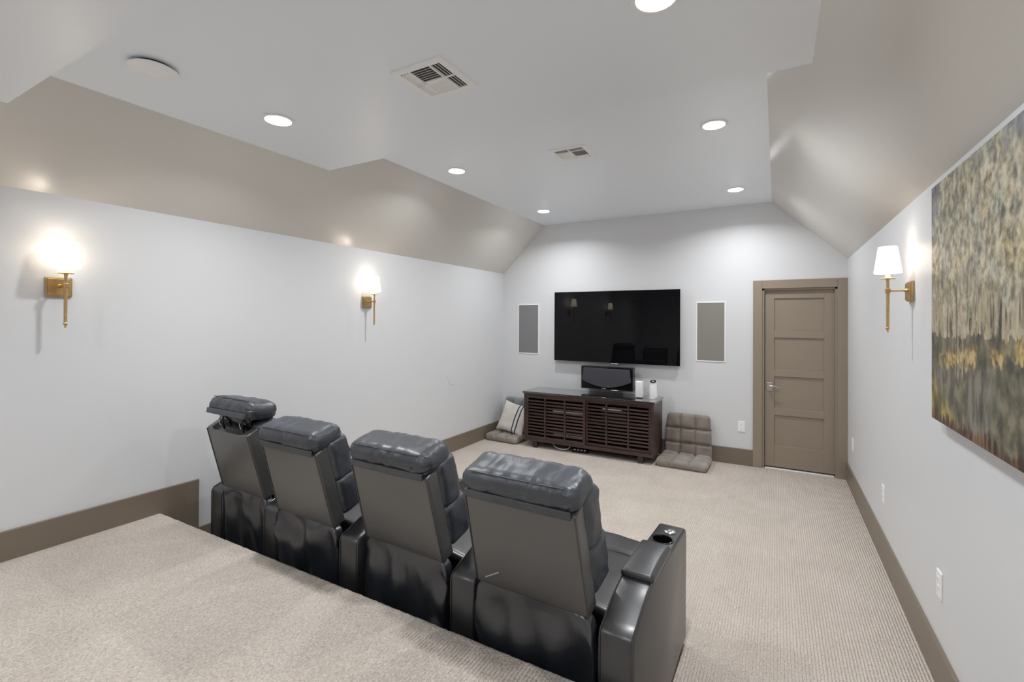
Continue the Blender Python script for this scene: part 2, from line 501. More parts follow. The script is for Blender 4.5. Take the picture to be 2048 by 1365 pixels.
# back wall with the door opening cut out
DX0, DX1, DZ = -0.142, 0.570, 2.045
m = MB()
for (poly) in ([(XL - T, -0.05), (DX0, -0.05), (DX0, DZ), (DX0, 3.15), (XL - T, 3.15)],
               [(DX1, -0.05), (XR + T, -0.05), (XR + T, 3.15), (DX1, 3.15)],
               [(DX0, DZ), (DX1, DZ), (DX1, 3.15), (DX0, 3.15)]):
    m.prism(poly, YB, YB + T, 'y')
struct(m.build('wall_back', WALL), 'pale grey end wall behind the television', 'wall')
m = MB(); m.box(XL - T, XR + T, YREAR - T, YREAR, -0.05, 3.15)
struct(m.build('wall_rear', WALL), 'pale grey wall behind the viewer', 'wall')
# sloping taupe sides
m = MB()
m.prism([(XL, ZKL), (slope_xl(Z2), Z2), (slope_xl(Z2), Z2 + 0.12), (XL - T, ZKL + 0.12), (XL - T, ZKL)], YREAR, YB, 'y')
struct(m.build('ceiling_left', SLOPE), 'taupe sloping ceiling above the left wall', 'sloped ceiling')
m = MB()
m.prism([(XR, ZKR), (slope_xr(Z2), Z2), (slope_xr(Z2), Z2 + 0.12), (XR + T, ZKR + 0.12), (XR + T, ZKR)], YREAR, YB, 'y')
struct(m.build('ceiling_right', SLOPE), 'taupe sloping ceiling above the right wall', 'sloped ceiling')
# flat ceilings at three levels
m = MB(); m.box(slope_xl(Z2), slope_xr(Z2), YREAR, YB, Z2, Z2 + 0.12)
struct(m.build('ceiling', CEIL), 'flat grey ceiling at the far end', 'ceiling')
def soffit(z, y0, y1, label):
    mm = MB()
    mm.prism([(slope_xl(z) - 0.002, z), (slope_xr(z) + 0.002, z), (slope_xr(Z2), Z2 + 0.01), (slope_xl(Z2), Z2 + 0.01)], y0, y1, 'y')
    struct(mm.build('ceiling', CEIL), label, 'ceiling')
soffit(Z1, YS0 - 0.05, YS1, 'dropped grey ceiling in the middle of the room')
soffit(Z0, YREAR, YS0, 'lowest dropped grey ceiling nearest the viewer')

# baseboards
def board(name, x0, x1, y0, y1, h, label):
    mm = MB(); mm.box(x0, x1, y0, y1, 0, h)
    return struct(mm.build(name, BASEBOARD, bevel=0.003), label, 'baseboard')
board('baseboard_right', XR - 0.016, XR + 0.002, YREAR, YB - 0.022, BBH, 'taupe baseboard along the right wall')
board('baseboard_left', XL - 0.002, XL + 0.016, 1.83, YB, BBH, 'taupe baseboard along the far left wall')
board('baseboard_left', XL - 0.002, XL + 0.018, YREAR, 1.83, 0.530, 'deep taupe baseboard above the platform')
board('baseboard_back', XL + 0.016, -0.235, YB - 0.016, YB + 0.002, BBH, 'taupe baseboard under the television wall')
# door casing
tr = bpy.data.objects.new('trim_1', None); COL.objects.link(tr)
struct(tr, 'taupe casing round the door', 'door casing')
MB().rbox((-0.1885, YB - 0.009, 1.07), (0.093, 0.022, 2.14), 0.003).build('casing_side', TRIM, tr)
MB().rbox((0.6145, YB - 0.009, 1.07), (0.089, 0.022, 2.14), 0.003).build('casing_side', TRIM, tr)
MB().rbox((0.2139, YB - 0.010, 2.0925), (0.711, 0.022, 0.095), 0.003).build('casing_head', TRIM, tr)
MB().box(DX0 - 0.001, DX0 + 0.022, YB - 0.005, YB + T, 0, DZ).build('jamb', TRIM, tr)
MB().box(DX1 - 0.022, DX1 + 0.001, YB - 0.005, YB + T, 0, DZ).build('jamb', TRIM, tr)
MB().box(DX0, DX1, YB - 0.005, YB + T, DZ - 0.02, DZ + 0.001).build('jamb', TRIM, tr)
# door with four sunk panels
dr = bpy.data.objects.new('door_1', None); COL.objects.link(dr)
dr.location = (0.2165, 6.128, 0.0)
struct(dr, 'taupe four-panel interior door, closed', 'door')
DW, DB, DT = 0.664, 0.026, 2.026
rails = [(DB, 0.265), (0.610, 0.690), (1.048, 1.130), (1.487, 1.568), (1.932, DT)]
for sx in (-1, 1):
    MB().rbox((sx * (DW / 2 - 0.0475), 0.018, (DB + DT) / 2), (0.095, 0.036, DT - DB), 0.002, 1).build('stile', TRIM, dr)
for (a, b) in rails:
    MB().rbox((0, 0.018, (a + b) / 2), (DW - 0.19, 0.036, b - a), 0.002, 1).build('rail', TRIM, dr)
for i in range(4):
    a, b = rails[i][1], rails[i + 1][0]
    MB().box(-DW / 2 + 0.09, DW / 2 - 0.09, 0.014, 0.026, a - 0.004, b + 0.004).build('panel', TRIM, dr)
h = MB().rbox((-0.285, -0.003, 0.930), (0.058, 0.008, 0.095), 0.003, 2).build('handle', SATIN, dr)
h['label'] = 'satin nickel lever handle on a square rose'
mm = MB().tube([(-0.283, -0.004, 0.938), (-0.283, -0.050, 0.938)], 0.009, 12)
mm.tube([(-0.283, -0.048, 0.938), (-0.262, -0.054, 0.941), (-0.230, -0.053, 0.938), (-0.200, -0.050, 0.929), (-0.178, -0.048, 0.926)], [0.010, 0.009, 0.0075, 0.006, 0.005], 12)
mm.build('lever', SATIN, h, smooth=True)
MB().lathe([(0.007, 0), (0.007, 0.004)], 12, Matrix.Translation((-0.285, -0.008, 0.900)) @ Matrix.Rotation(math.pi / 2, 4, 'X')).build('privacy_turn', SATIN, h)
m = MB(); m.box(DX0 - 0.05, DX1 + 0.05, YB + 0.10, YB + 0.14, 0, 2.2)
struct(m.build('wall_closet', WALL), 'pale wall beyond the door', 'wall')
m = MB(); m.rbox((0.214, YB + 0.06, 0.004), (0.66, 0.10, 0.010), 0.003)  # white strip painted in for light leaking under the door
struct(m.build('painted_gap_light', WHITE, None), 'white strip painted in for light under the door', 'painted_glow')

# ------------------------------------------------------------------ recliners
TH = 0.03
O = Vector((-0.4709, 1.6524, 0))
EX = Vector((math.cos(TH), -math.sin(TH), 0)); EY = Vector((math.sin(TH), math.cos(TH), 0))
TILT = math.radians(15.0)
def tilt_m(extra=Matrix.Identity(4)):
    return Matrix.Translation((0, 0, 0.565)) @ Matrix.Rotation(TILT, 4, 'X') @ extra

def arm(parent, xc, w=0.132, y0=0.0):
    """one padded arm; profile in (y,z)"""
    prof = [(0.0, 0.03), (0.0, 0.525), (0.012, 0.545), (0.06, 0.562), (0.13, 0.592), (0.20, 0.612), (0.27, 0.622), (0.32, 0.622),
            (0.66, 0.612), (0.90, 0.600), (0.925, 0.588), (0.935, 0.560), (0.930, 0.03)]
    nseg = 5
    vs, fs = [], []
    n = len(prof)
    cy, cz = 0.45, 0.33
    # layered side bulge: inner, edge, edge, inner
    lay = [(-w / 2, 0.012), (-w / 2 + 0.004, 0.004), (-w / 2 + 0.012, 0.0), (0, 0.0), (w / 2 - 0.012, 0.0), (w / 2 - 0.004, 0.004), (w / 2, 0.012)]
    for (x, ins) in lay:
        for (y, z) in prof:
            d = Vector((cy - y, cz - z)).normalized()
            vs.append((xc + x, y0 + y + d.x * ins, max(0.03, z + d.y * ins)))
    for i in range(len(lay) - 1):
        for j in range(n):
            fs.append((i * n + j, i * n + (j + 1) % n, (i + 1) * n + (j + 1) % n, (i + 1) * n + j))
    fs.append(tuple(range(n))); fs.append(tuple(reversed(range((len(lay) - 1) * n, len(lay) * n))))
    a = MB().add(vs, fs).build('arm', LEATHER, parent, smooth=True)
    for sx in (-1, 1):
        x = xc + sx * (w / 2 - 0.006)
        MB().tube([(x, y0 - 0.001, 0.05), (x, y0 - 0.001, 0.52), (x, y0 + 0.012, 0.545), (x, y0 + 0.06, 0.563), (x, y0 + 0.13, 0.593), (x, y0 + 0.20, 0.613), (x, y0 + 0.27, 0.623), (x, y0 + 0.32, 0.623)], 0.0028, 6).build('piping', LEATHER, a, smooth=True)
    def padfn(x, y, z):
        return (x, y, z + (0.008 * (1 - (2 * y / 0.32) ** 2) * (1 - (2 * x / w) ** 2) if z > 0 else 0))
    MB().rbox((xc, y0 + 0.415, 0.628), (w + 0.006, 0.32, 0.044), 0.020, 3, (3, 6, 1), padfn).build('arm_pad', LEATHER, a, smooth=True)
    # cup holder and round control
    CM = Matrix.Translation((xc, y0 + 0.690, 0.609))
    cut = MB().lathe([(0.0455, -0.085), (0.0455, 0.05)], 32, CM).build('cutter', DARK, parent)
    md = a.modifiers.new('hole', 'BOOLEAN'); md.operation = 'DIFFERENCE'; md.object = cut; md.solver = 'EXACT'
    dg = bpy.context.evaluated_depsgraph_get()
    nm = bpy.data.meshes.new_from_object(a.evaluated_get(dg))
    a.modifiers.clear(); a.data = nm
    bpy.data.objects.remove(cut)
    c = MB().lathe([(0.053, -0.001), (0.053, 0.005), (0.049, 0.007), (0.0445, 0.006), (0.0425, 0.0), (0.040, -0.080), (0.0, -0.080)], 32, CM, cap=False).build('cup_holder', GLOSS_BLACK, a, smooth=True)
    MB().lathe([(0.0, -0.004), (0.028, -0.004), (0.028, 0.008), (0.025, 0.011), (0.008, 0.012), (0.0, 0.010)], 24, Matrix.Translation((xc + 0.012, y0 + 0.800, 0.604)), cap=False).build('control_cap', STEEL, a, smooth=True)
    return a

def recliner(xc, yo, label, seed, arms, raised=False, w=0.495):
    P = O + EX * xc + EY * yo
    t = thing('recliner', label, 'recliner', (P.x, P.y, 0), -TH, 'row of black leather theatre recliners')
    rnd = random.Random(seed)
    # base and lower back skirt
    MB().rbox((0, 0.47, 0.19), (0.545, 0.82, 0.30), 0.012, 2).build('base', DARK, t)
    sw, shh = w + 0.035, 0.56
    def skirt(x, y, z):
        u, v = x / (sw / 2), z / (shh / 2)
        b = 0.034 * fbm(x * 7 + seed * 3.1, v * 1.6, seed) + 0.018 * fbm(x * 15 + v, z * 6, seed + 5.5) + 0.020 * math.exp(-((u + 0.72 + 0.1 * v) / 0.13) ** 2) * (1 - v)
        b *= (1 - v ** 8)
        e = max(0, (abs(u) - 0.90) / 0.10)
        zz = z - (0.045 * e if v > 0.75 else 0)
        return (x, y - b - 0.012 * (1 - u * u) * (1 - v * v) + 0.020 * max(0, -v), zz)
    MB().rbox((0, 0.030, 0.297), (sw, 0.050, shh), 0.014, 3, (20, 1, 20), skirt).build('back_skirt', SKIRT, t, smooth=True)
    # back shell
    th = 0.078
    def shell(x, y, z):
        k = 1 - 0.02 * (z / 0.21)
        b = 0.006 * (1 - (x / (w / 2)) ** 2) * (1 - (z / 0.21) ** 2) if y < 0 else 0
        up = 0.020 * (y + th / 2) / th if z > 0.15 else 0
        if raised and z > 0.15 and abs(x) < w * 0.40: up -= 0.030 * min(1, (w * 0.40 - abs(x)) / 0.03) * min(1, (y + th / 2) / 0.02)
        return (x * k, y - b, z + up)
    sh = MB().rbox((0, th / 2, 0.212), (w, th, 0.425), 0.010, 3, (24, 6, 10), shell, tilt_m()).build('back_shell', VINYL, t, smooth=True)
    for sx in (-1, 1):
        MB().tube([(sx * (w / 2 - 0.004) * (1 - 0.02 * (z / 0.21 - 1)), -0.001, z) for z in (0.01, 0.1, 0.2, 0.3, 0.418)], 0.003, 6, tilt_m()).build('piping', LEATHER, sh, smooth=True)
    # front cushion in three puffed rolls
    for (z0, z1, yf) in ((0.03, 0.235, 0.165), (0.225, 0.455, 0.135)):
        hh = z1 - z0
        def puff(x, y, z, hh=hh, z0=z0):
            g = 0.010 * fbm(x * 9, z * 9 + z0 * 40, seed + 9) + 0.006 * fbm(x * 24, z * 20, seed)
            return (x * (1 + 0.02 * (1 - (2 * z / hh) ** 2)) + (0.006 * fbm(z * 30, y * 18, seed + 2) if abs(x) > 0.2 else 0), y + (g if y > 0 else 0), z)
        MB().rbox((0, th - 0.01 + yf / 2, (z0 + z1) / 2), (w + 0.02, yf, hh + 0.012), 0.036, 4, (14, 5, 8), puff, tilt_m()).build('back_cushion', LEATHER_SOFT, t, smooth=True)
    # headrest roll
    HW, HD, HH = w + 0.012, 0.200, 0.118
    def roll(x, y, z):
        u = x / (HW / 2)
        ang = math.atan2(z, y)
        g = 0.0065 * fbm(x * 22 + seed, ang * 0.8, seed * 1.7) + 0.004 * fbm(x * 45, ang * 1.6, seed + 3)
        e = max(0, (abs(u) - 0.75) / 0.25)
        g += 0.010 * e * fbm(ang * 6, u * 4, seed + 8)
        d = Vector((0, y, z)).normalized()
        sag = -0.006 * u * u
        zz = z
        if y < -0.05 and z < 0: zz = z * 0.86
        return (x, y + d.y * g, zz + d.z * g + sag)
    HM = tilt_m()
    if raised:
        HM = tilt_m() @ Matrix.Translation((0, 0.040, 0.052)) @ Matrix.Translation((0, 0.1, 0.47)) @ Matrix.Rotation(math.radians(-24), 4, 'X') @ Matrix.Translation((0, -0.1, -0.47))
    hd = MB().rbox((0, 0.088, 0.474), (HW, HD, HH), 0.054, 6, (26, 6, 4), roll, HM).build('headrest', LEATHER_SOFT, t, smooth=True)
    MB().tube([(HW * (k / 20 - 0.5) * 0.80, 0.008 + 0.002 * fbm(k * .7, seed, 0), 0.5240 + 0.0015 * fbm(k * .9, seed, 4)) for k in range(21)], 0.0025, 6, HM).build('seam', LEATHER, hd, smooth=True)
    def flap(x, y, z): return (x, y + 0.003 * fbm(x * 12, 0, seed + 4), z)
    MB().rbox((0, -0.010, 0.434), (HW * 0.90, 0.012, 0.034), 0.005, 2, (14, 1, 1), flap, HM).build('headrest_flap', LEATHER_SOFT, hd, smooth=True)
    if raised:
        for x in (-0.11, 0.11):
            MB().tube([(x, 0.05, 0.36), (x, 0.045, 0.45), (x, 0.09, 0.56)], 0.006, 8, tilt_m()).build('headrest_arm', GLOSS_BLACK, t, smooth=True)
            MB().tube([(x * 1.03, 0.036, 0.43), (x * 1.06, 0.030, 0.455), (x, 0.034, 0.475)], 0.003, 6, tilt_m()).build('bracket_clip', STEEL, t, smooth=True)
        MB().rbox((0, 0.070, 0.45), (0.34, 0.012, 0.16), 0.003, 1, M=tilt_m()).build('headrest_bracket', GLOSS_BLACK, t, smooth=True)
    # seat and footrest
    def seatfn(x, y, z): return (x, y, z + (0.018 * (1 - (x / 0.28) ** 2) + 0.006 * fbm(x * 8, y * 8, seed) if z > 0 else 0))
    MB().rbox((0, 0.47, 0.410), (0.548, 0.50, 0.13), 0.035, 4, (8, 8, 2), seatfn).build('seat_cushion', LEATHER, t, smooth=True)
    MB().rbox((0, 0.815, 0.415), (0.548, 0.19, 0.12), 0.035, 4, (8, 4, 2), seatfn).build('front_cushion', LEATHER, t, smooth=True)
    MB().rbox((0, 0.905, 0.225), (0.548, 0.05, 0.29), 0.02, 3, (6, 1, 4)).build('footrest', LEATHER, t, smooth=True)
    for (x, y) in ((-0.2, 0.12), (0.2, 0.12), (-0.2, 0.8), (0.2, 0.8)):
        MB().lathe([(0.022, 0.0), (0.026, 0.035)], 12, Matrix.Translation((x, y, 0.0))).build('foot', DARK, t)
    for ax_ in arms: arm(t, ax_ - xc, y0=-yo * 0.5)
    return t

R1 = recliner(-2.470, 0.045, 'leftmost black leather recliner with its headrest raised open', 1, (-2.742, -2.145), raised=True, w=0.465)
R2 = recliner(-1.795, 0.005, 'second black leather recliner from the left wall', 2, (-1.440,), w=0.480)
R3 = recliner(-1.085, 0.030, 'third black leather recliner from the left wall', 3, (-0.722,), w=0.490)
R4 = recliner(-0.378, 0.000, 'rightmost black leather recliner with the exposed cup-holder arm', 4, (-0.028,))
MB().rbox((-0.165, -0.0035, 0.06), (0.085, 0.001, 0.004), 0.0004, 1, M=tilt_m(Matrix.Translation((-0.165, 0, 0.06)) @ Matrix.Rotation(math.radians(-32), 4, 'Y') @ Matrix.Translation((0.165, 0, -0.06)))).build('scuff_mark', SCUFF, R4)

# ------------------------------------------------------------------ media console
CX, CY0, CY1, CW = -2.075, 5.530, 6.000, 1.690
con = thing('media_console', 'dark espresso wooden media console with slatted sliding doors', 'console', (CX, 0, 0))
MB().rbox((0, (CY0 + CY1) / 2 - 0.004, 0.720), (CW + 0.030, CY1 - CY0 + 0.025, 0.026), 0.005, 2).build('top_panel', WOOD_TOP, con)
for sx in (-1, 1):
    MB().rbox((sx * (CW / 2 - 0.016), (CY0 + CY1) / 2, 0.396), (0.032, CY1 - CY0, 0.622), 0.003, 1).build('side_panel', WOOD, con)
MB().rbox((0, (CY0 + CY1) / 2, 0.104), (CW - 0.06, CY1 - CY0, 0.038), 0.003, 1).build('bottom_panel', WOOD, con)
MB().rbox((0, CY0 + 0.012, 0.694), (CW - 0.06, 0.02, 0.026), 0.002, 1).build('top_rail', WOOD, con)
MB().box(-CW / 2 + 0.03, CW / 2 - 0.03, CY1 - 0.012, CY1 - 0.002, 0.12, 0.71).build('back_panel', DARK, con)
MB().box(-0.012, 0.012, CY0 + 0.08, CY1 - 0.012, 0.122, 0.708).build('divider', WOOD, con)
for (a, b) in ((-CW / 2 + 0.03, -0.012), (0.012, CW / 2 - 0.03)):
    MB().box(a, b, CY0 + 0.08, CY1 - 0.012, 0.405, 0.423).build('shelf', WOOD, con)
for sx in (-1, 1):
    for yy in (CY0 + 0.045, CY1 - 0.06):
        MB().rbox((sx * 0.690, yy, 0.044), (0.062, 0.062, 0.088), 0.003, 1).build('leg', WOOD, con)
def slat_door(xa, xb, y):
    xc = (xa + xb) / 2; wd = xb - xa
    z0, z1 = 0.125, 0.680
    o = MB().frame(xa, xb, z0, z1, 0.030, y - 0.012, y + 0.012).build('door', WOOD, con, bevel=0.0015)
    for k in (1, 2):
        MB().rbox((xa + wd * k / 3, y - 0.002, (z0 + z1) / 2), (0.020, 0.022, z1 - z0 - 0.05), 0.002, 1).build('mullion', WOOD, o)
    src = None
    nsl = 11
    for k in range(nsl):
        z = z0 + 0.028 + (z1 - z0 - 0.056) * (k + 1) / (nsl + 1)
        if src is None:
            src = MB().rbox((0, 0, 0), (wd - 0.05, 0.014, 0.0215), 0.002, 1).build('slat', WOOD, o); src.location = (xc, y + 0.002, z)
        else:
            piece(src, 'slat', o, (xc, y + 0.002, z))
slat_door(-CW / 2 + 0.034, 0.012, CY0 + 0.014)
slat_door(0.004, CW / 2 - 0.034, CY0 + 0.042)

# devices behind the slats
def av_box(x, y, z, sx, sy, sz, label, m_, strip):
    t = thing('av_receiver', label, 'electronics', (x, y, z))
    MB().rbox((0, 0, sz / 2), (sx, sy, sz), 0.004, 2).build('case', m_, t)
    MB().rbox((0, -sy / 2 - 0.001, sz * 0.35), (sx * 0.96, 0.004, sz * 0.22), 0.001, 1).build('front_strip', strip, t)
    MB().rbox((sx * 0.36, -sy / 2 - 0.003, sz * 0.62), (0.03, 0.006, 0.012), 0.002, 1).build('button', STEEL, t)
    return t
av_box(-2.34, 5.80, 0.4231, 0.44, 0.30, 0.145, 'slim silver-fronted player behind the upper left slats', DARK, WHITE)
av_box(-2.33, 5.80, 0.1232, 0.43, 0.32, 0.150, 'black receiver behind the lower left slats', DARK, SILVER)
t = thing('remote_control', 'thin white remote behind the top right slats', 'remote', (-1.72, 5.70, 0.4232))
MB().rbox((0, 0, 0.09), (0.30, 0.22, 0.18), 0.006, 2).build('case', DARK, t)
MB().rbox((-0.02, -0.114, 0.165), (0.24, 0.006, 0.012), 0.002, 1).build('edge', WHITE, t)
t['label'] = 'dark set-top box with a white top edge behind the right slats'; t['category'] = 'electronics'; t.name = 'set_top_box'
# under the console
t = thing('power_strip', 'small white power strip on the carpet under the console', 'power strip', (-2.16, 5.615, 0.0), 0.12)
MB().rbox((0, 0, 0.016), (0.20, 0.05, 0.032), 0.006, 2).build('body', DARK, t)
for k in range(4):
    MB().rbox((-0.066 + 0.044 * k, -0.006, 0.036), (0.026, 0.026, 0.012), 0.004, 2).build('plug', WHITE, t)
mm = MB().tube([(-2.52, 5.60, 0.075), (-2.50, 5.575, 0.052), (-2.45, 5.56, 0.032), (-2.37, 5.56, 0.024), (-2.31, 5.575, 0.036), (-2.28, 5.60, 0.07)], 0.006, 8)
tag(mm.build('cable', CABLE_GREY, smooth=True), 'loop of pale grey cable hanging under the console', 'cable')

# on the console
t = thing('wifi_router', 'white upright router box on the console beside the speaker', 'router', (-1.452, 5.765, 0.7332))
MB().rbox((0, 0, 0.105), (0.083, 0.083, 0.205), 0.014, 4).build('body', WHITE, t, smooth=True)
MB().rbox((0, 0, 0.012), (0.078, 0.078, 0.012), 0.005, 2).build('foot', CABLE_GREY, t, smooth=True)
MB().rbox((0, -0.0005, 0.207), (0.066, 0.066, 0.003), 0.001, 1).build('vent_top', SILVER, t)
t = thing('smart_camera', 'white tapered device with a black slanted top on the console end', 'camera', (-1.300, 5.815, 0.7332))
prof = [(0.0, 0.0), (0.049, 0.0), (0.051, 0.006), (0.050, 0.03), (0.046, 0.10), (0.041, 0.165), (0.038, 0.190)]
MB().lathe(prof + [(0.0, 0.19)], 28, cap=False).build('body', WHITE, t, smooth=True)
tm = Matrix.Translation((0, -0.004, 0.193)) @ Matrix.Rotation(math.radians(24), 4, 'X')
MB().lathe([(0.0, -0.016), (0.038, -0.016), (0.040, 0.0), (0.040, 0.010), (0.0, 0.010)], 28, tm, cap=False).build('head', WHITE, t, smooth=True)
MB().lathe([(0.0, 0.009), (0.037, 0.009), (0.036, 0.013), (0.020, 0.014), (0.018, 0.010), (0.0, 0.010)], 28, tm, cap=False).build('face_ring', GLOSS_BLACK, t, smooth=True)
MB().lathe([(0.0, 0.009), (0.016, 0.009), (0.014, 0.015), (0.0, 0.016)], 20, tm, cap=False).build('lens', SILVER, t, smooth=True)
MB().tube([(0.03, -0.050, 0.004), (-0.01, -0.062, 0.004), (-0.05, -0.052, 0.005), (-0.062, -0.02, 0.006), (-0.048, 0.01, 0.012)], 0.003, 8).build('power_cord', WHITE, t, smooth=True)

# ------------------------------------------------------------------ television, speakers
t = thing('television', 'large black flat television mounted on the end wall', 'television', (-1.867, YB, 1.588))
TW, THH = 1.686, 0.955
MB().rbox((0, -0.052, 0), (TW, 0.032, THH), 0.005, 2).build('bezel', SILVER, t)
MB().rbox((0, -0.069, 0.0015), (TW - 0.006, 0.006, THH - 0.008), 0.002, 1).build('screen', SCREEN, t)
MB().rbox((0, -0.026, -0.05), (0.9, 0.030, 0.50), 0.008, 2).build('rear_housing', DARK, t)
MB().rbox((0, -0.008, 0.0), (0.5, 0.018, 0.30), 0.003, 1).build('wall_mount', DARK, t)
MB().rbox((0.02, -0.060, -THH / 2 - 0.006), (0.10, 0.020, 0.012), 0.003, 2).build('logo_tab', SILVER, t)

t = thing('center_speaker', 'gloss black centre speaker with arched grille below the television', 'speaker', (-1.915, 5.90, 0.776))
SW, SH = 0.686, 0.296
MB().rbox((0, 0.055, SH / 2), (SW, 0.110, SH), 0.006, 2).build('cabinet', GLOSS_BLACK, t)
gp = [(-0.305, 0.275), (0.305, 0.275), (0.325, 0.115)]
for k in range(1, 16):
    a = k / 16
    gp.append((0.325 - 0.65 * a, 0.115 - 0.085 * math.sin(math.pi * a) ** 0.9))
gp.append((-0.325, 0.115))
MB().prism(gp, -0.016, 0.002, 'y').build('grille', GRILLE_CLOTH, t, bevel=0.004)
MB().rbox((-0.03, -0.003, 0.014), (0.052, 0.006, 0.010), 0.001, 1).build('badge', GOLD, t)
MB().rbox((0.03, -0.018, 0.045), (0.012, 0.004, 0.006), 0.001, 1).build('emblem', SILVER, t)
MB().rbox((0, 0.155, SH / 2), (0.24, 0.09, 0.10), 0.003, 1).build('wall_bracket', DARK, t)

def wall_speaker(x0, x1, label, g):
    t = thing('wall_speaker', label, 'speaker', ((x0 + x1) / 2, YB, 1.5445), 0, 'in-wall speakers beside the television')
    w, hh = x1 - x0, 0.697
    fw = 0.012
    MB().frame(-w / 2 - fw, w / 2 + fw, -hh / 2 - fw, hh / 2 + fw, fw, -0.007, 0.001).build('frame', WHITE_METAL, t, bevel=0.001)
    MB().rbox((0, -0.003, 0), (w, 0.004, hh), 0.001, 1).build('grille', g, t)
wall_speaker(-3.307, -2.992, 'grey in-wall speaker in the corner left of the television', GRILLE_GREY)
wall_speaker(-0.840, -0.537, 'taupe in-wall speaker between the television and the door', GRILLE_TAUPE)

# ------------------------------------------------------------------ painting
t = thing('painting', 'large unframed birch forest painting on the right wall', 'painting', (XR, 2.795, 1.237), -math.pi / 2)
PW, PH, PD = 1.13, 1.038, 0.042
MB().box(0, PW, -PD + 0.002, -0.004, 0, PH).build('canvas_edge', CANVAS_EDGE, t)
MB().rbox((PW / 2, -PD, PH / 2), (PW, 0.006, PH), 0.002, 1).build('canvas', PAINTED, t)

# ------------------------------------------------------------------ wall lamps
def sconce_proto():
    t = thing('wall_lamp', 'x', 'wall lamp', (0, 0, 0), 0, 'brass wall lamps with white shades')
    # local: wall plane x=0, lamp stands out along +x, z=0 at plate centre
    pl = MB().rbox((0.007, 0, 0), (0.014, 0.116, 0.112), 0.003, 2).rbox((0.016, 0, 0), (0.010, 0.100, 0.096), 0.003, 2).build('back_plate', BRASS, t)
    AX = 0.106
    mm = MB().tube([(0.018, 0, 0.006), (AX, 0, 0.006)], 0.0055, 12)
    mm.lathe([(0.012, 0.0), (0.009, 0.010), (0.006, 0.014)], 14, Matrix.Translation((0.020, 0, 0.006)) @ Matrix.Rotation(math.pi / 2, 4, 'Y'))
    mm.build('arm', BRASS, t, smooth=True)
    Mz = Matrix.Translation((AX, 0, 0))
    MB().lathe([(0.0, -0.232), (0.004, -0.230), (0.005, -0.224), (0.0035, -0.221), (0.009, -0.212), (0.0095, -0.205), (0.006, -0.199), (0.0085, -0.194), (0.0075, -0.188), (0.0080, -0.10), (0.0078, -0.010), (0.0100, -0.008), (0.0100, 0.018), (0.0072, 0.021), (0.0070, 0.055), (0.0105, 0.075), (0.0, 0.076)], 16, Mz, cap=False).build('stem', BRASS, t, smooth=True)
    MB().rbox((AX, 0, 0.006), (0.023, 0.023, 0.026), 0.003, 2).build('collar', BRASS, t)
    MB().lathe([(0.0, 0.073), (0.034, 0.073), (0.036, 0.076), (0.034, 0.078), (0.0, 0.078)], 24, Mz, cap=False).build('drip_pan', BRASS, t, smooth=True)
    MB().lathe([(0.0, 0.078), (0.0125, 0.078), (0.0115, 0.150), (0.0, 0.150)], 16, Mz, cap=False).build('candle_sleeve', CREAM_TUBE, t, smooth=True)
    MB().lathe([(0.0, 0.150), (0.008, 0.151), (0.016, 0.170), (0.018, 0.185), (0.012, 0.205), (0.0, 0.215)], 16, Mz, cap=False).build('bulb', BULB, t, smooth=True)
    sh = MB().lathe([(0.064, 0.106), (0.0645, 0.112), (0.0445, 0.252), (0.0440, 0.256), (0.0425, 0.256), (0.0430, 0.250), (0.0620, 0.112), (0.0620, 0.106), (0.064, 0.106)], 40, Mz, cap=False).build('lamp_shade', SHADE, t, smooth=True)
    return t
def sconce_light(root):
    l = bpy.data.lights.new('bulb_light', 'POINT')
    l.energy = SCONCE_W; l.color = (1.0, 0.90, 0.79); l.shadow_soft_size = 0.022
    o = bpy.data.objects.new('bulb_light', l); COL.objects.link(o)
    o.parent = root; o.location = (0.106, 0, 0.228)
s1 = sconce_proto()
ZS = 1.840
s1.location = (XL, 1.072, ZS); s1['label'] = 'brass wall lamp with white shade, nearest on the left wall'
s2 = dup(s1, (XL, 3.392, ZS), 'brass wall lamp with white shade, far one on the left wall')
s3 = dup(s1, (XR, 3.385, ZS), 'brass wall lamp with white shade beside the painting', math.pi)
for s in (s1, s2, s3): sconce_light(s)

# ------------------------------------------------------------------ recessed lights
def downlight_proto():
    t = thing('recessed_light', 'x', 'ceiling light', (0, 0, 0), 0, 'round recessed ceiling lights')
    MB().lathe([(0.070, 0.0), (0.086, 0.0), (0.090, -0.002), (0.090, -0.004), (0.084, -0.007), (0.072, -0.007), (0.070, 0.0)], 40, cap=False).build('trim_ring', WHITE_METAL, t, smooth=True)
    MB().lathe([(0.071, -0.006), (0.060, -0.010), (0.035, -0.0125), (0.0, -0.0135)], 40, cap=False).build('lens', LENS, t, smooth=True)
    return t
def down_lamp(root):
    l = bpy.data.lights.new('lamp', 'AREA')
    l.shape = 'DISK'; l.size = 0.12; l.energy = DOWNLIGHT_W; l.color = (0.965, 0.985, 1.0); l.spread = math.radians(149)
    o = bpy.data.objects.new('lamp', l); COL.objects.link(o)
    o.parent = root; o.location = (0, 0, -0.0150)
LX0, LX1 = -2.550, -0.380
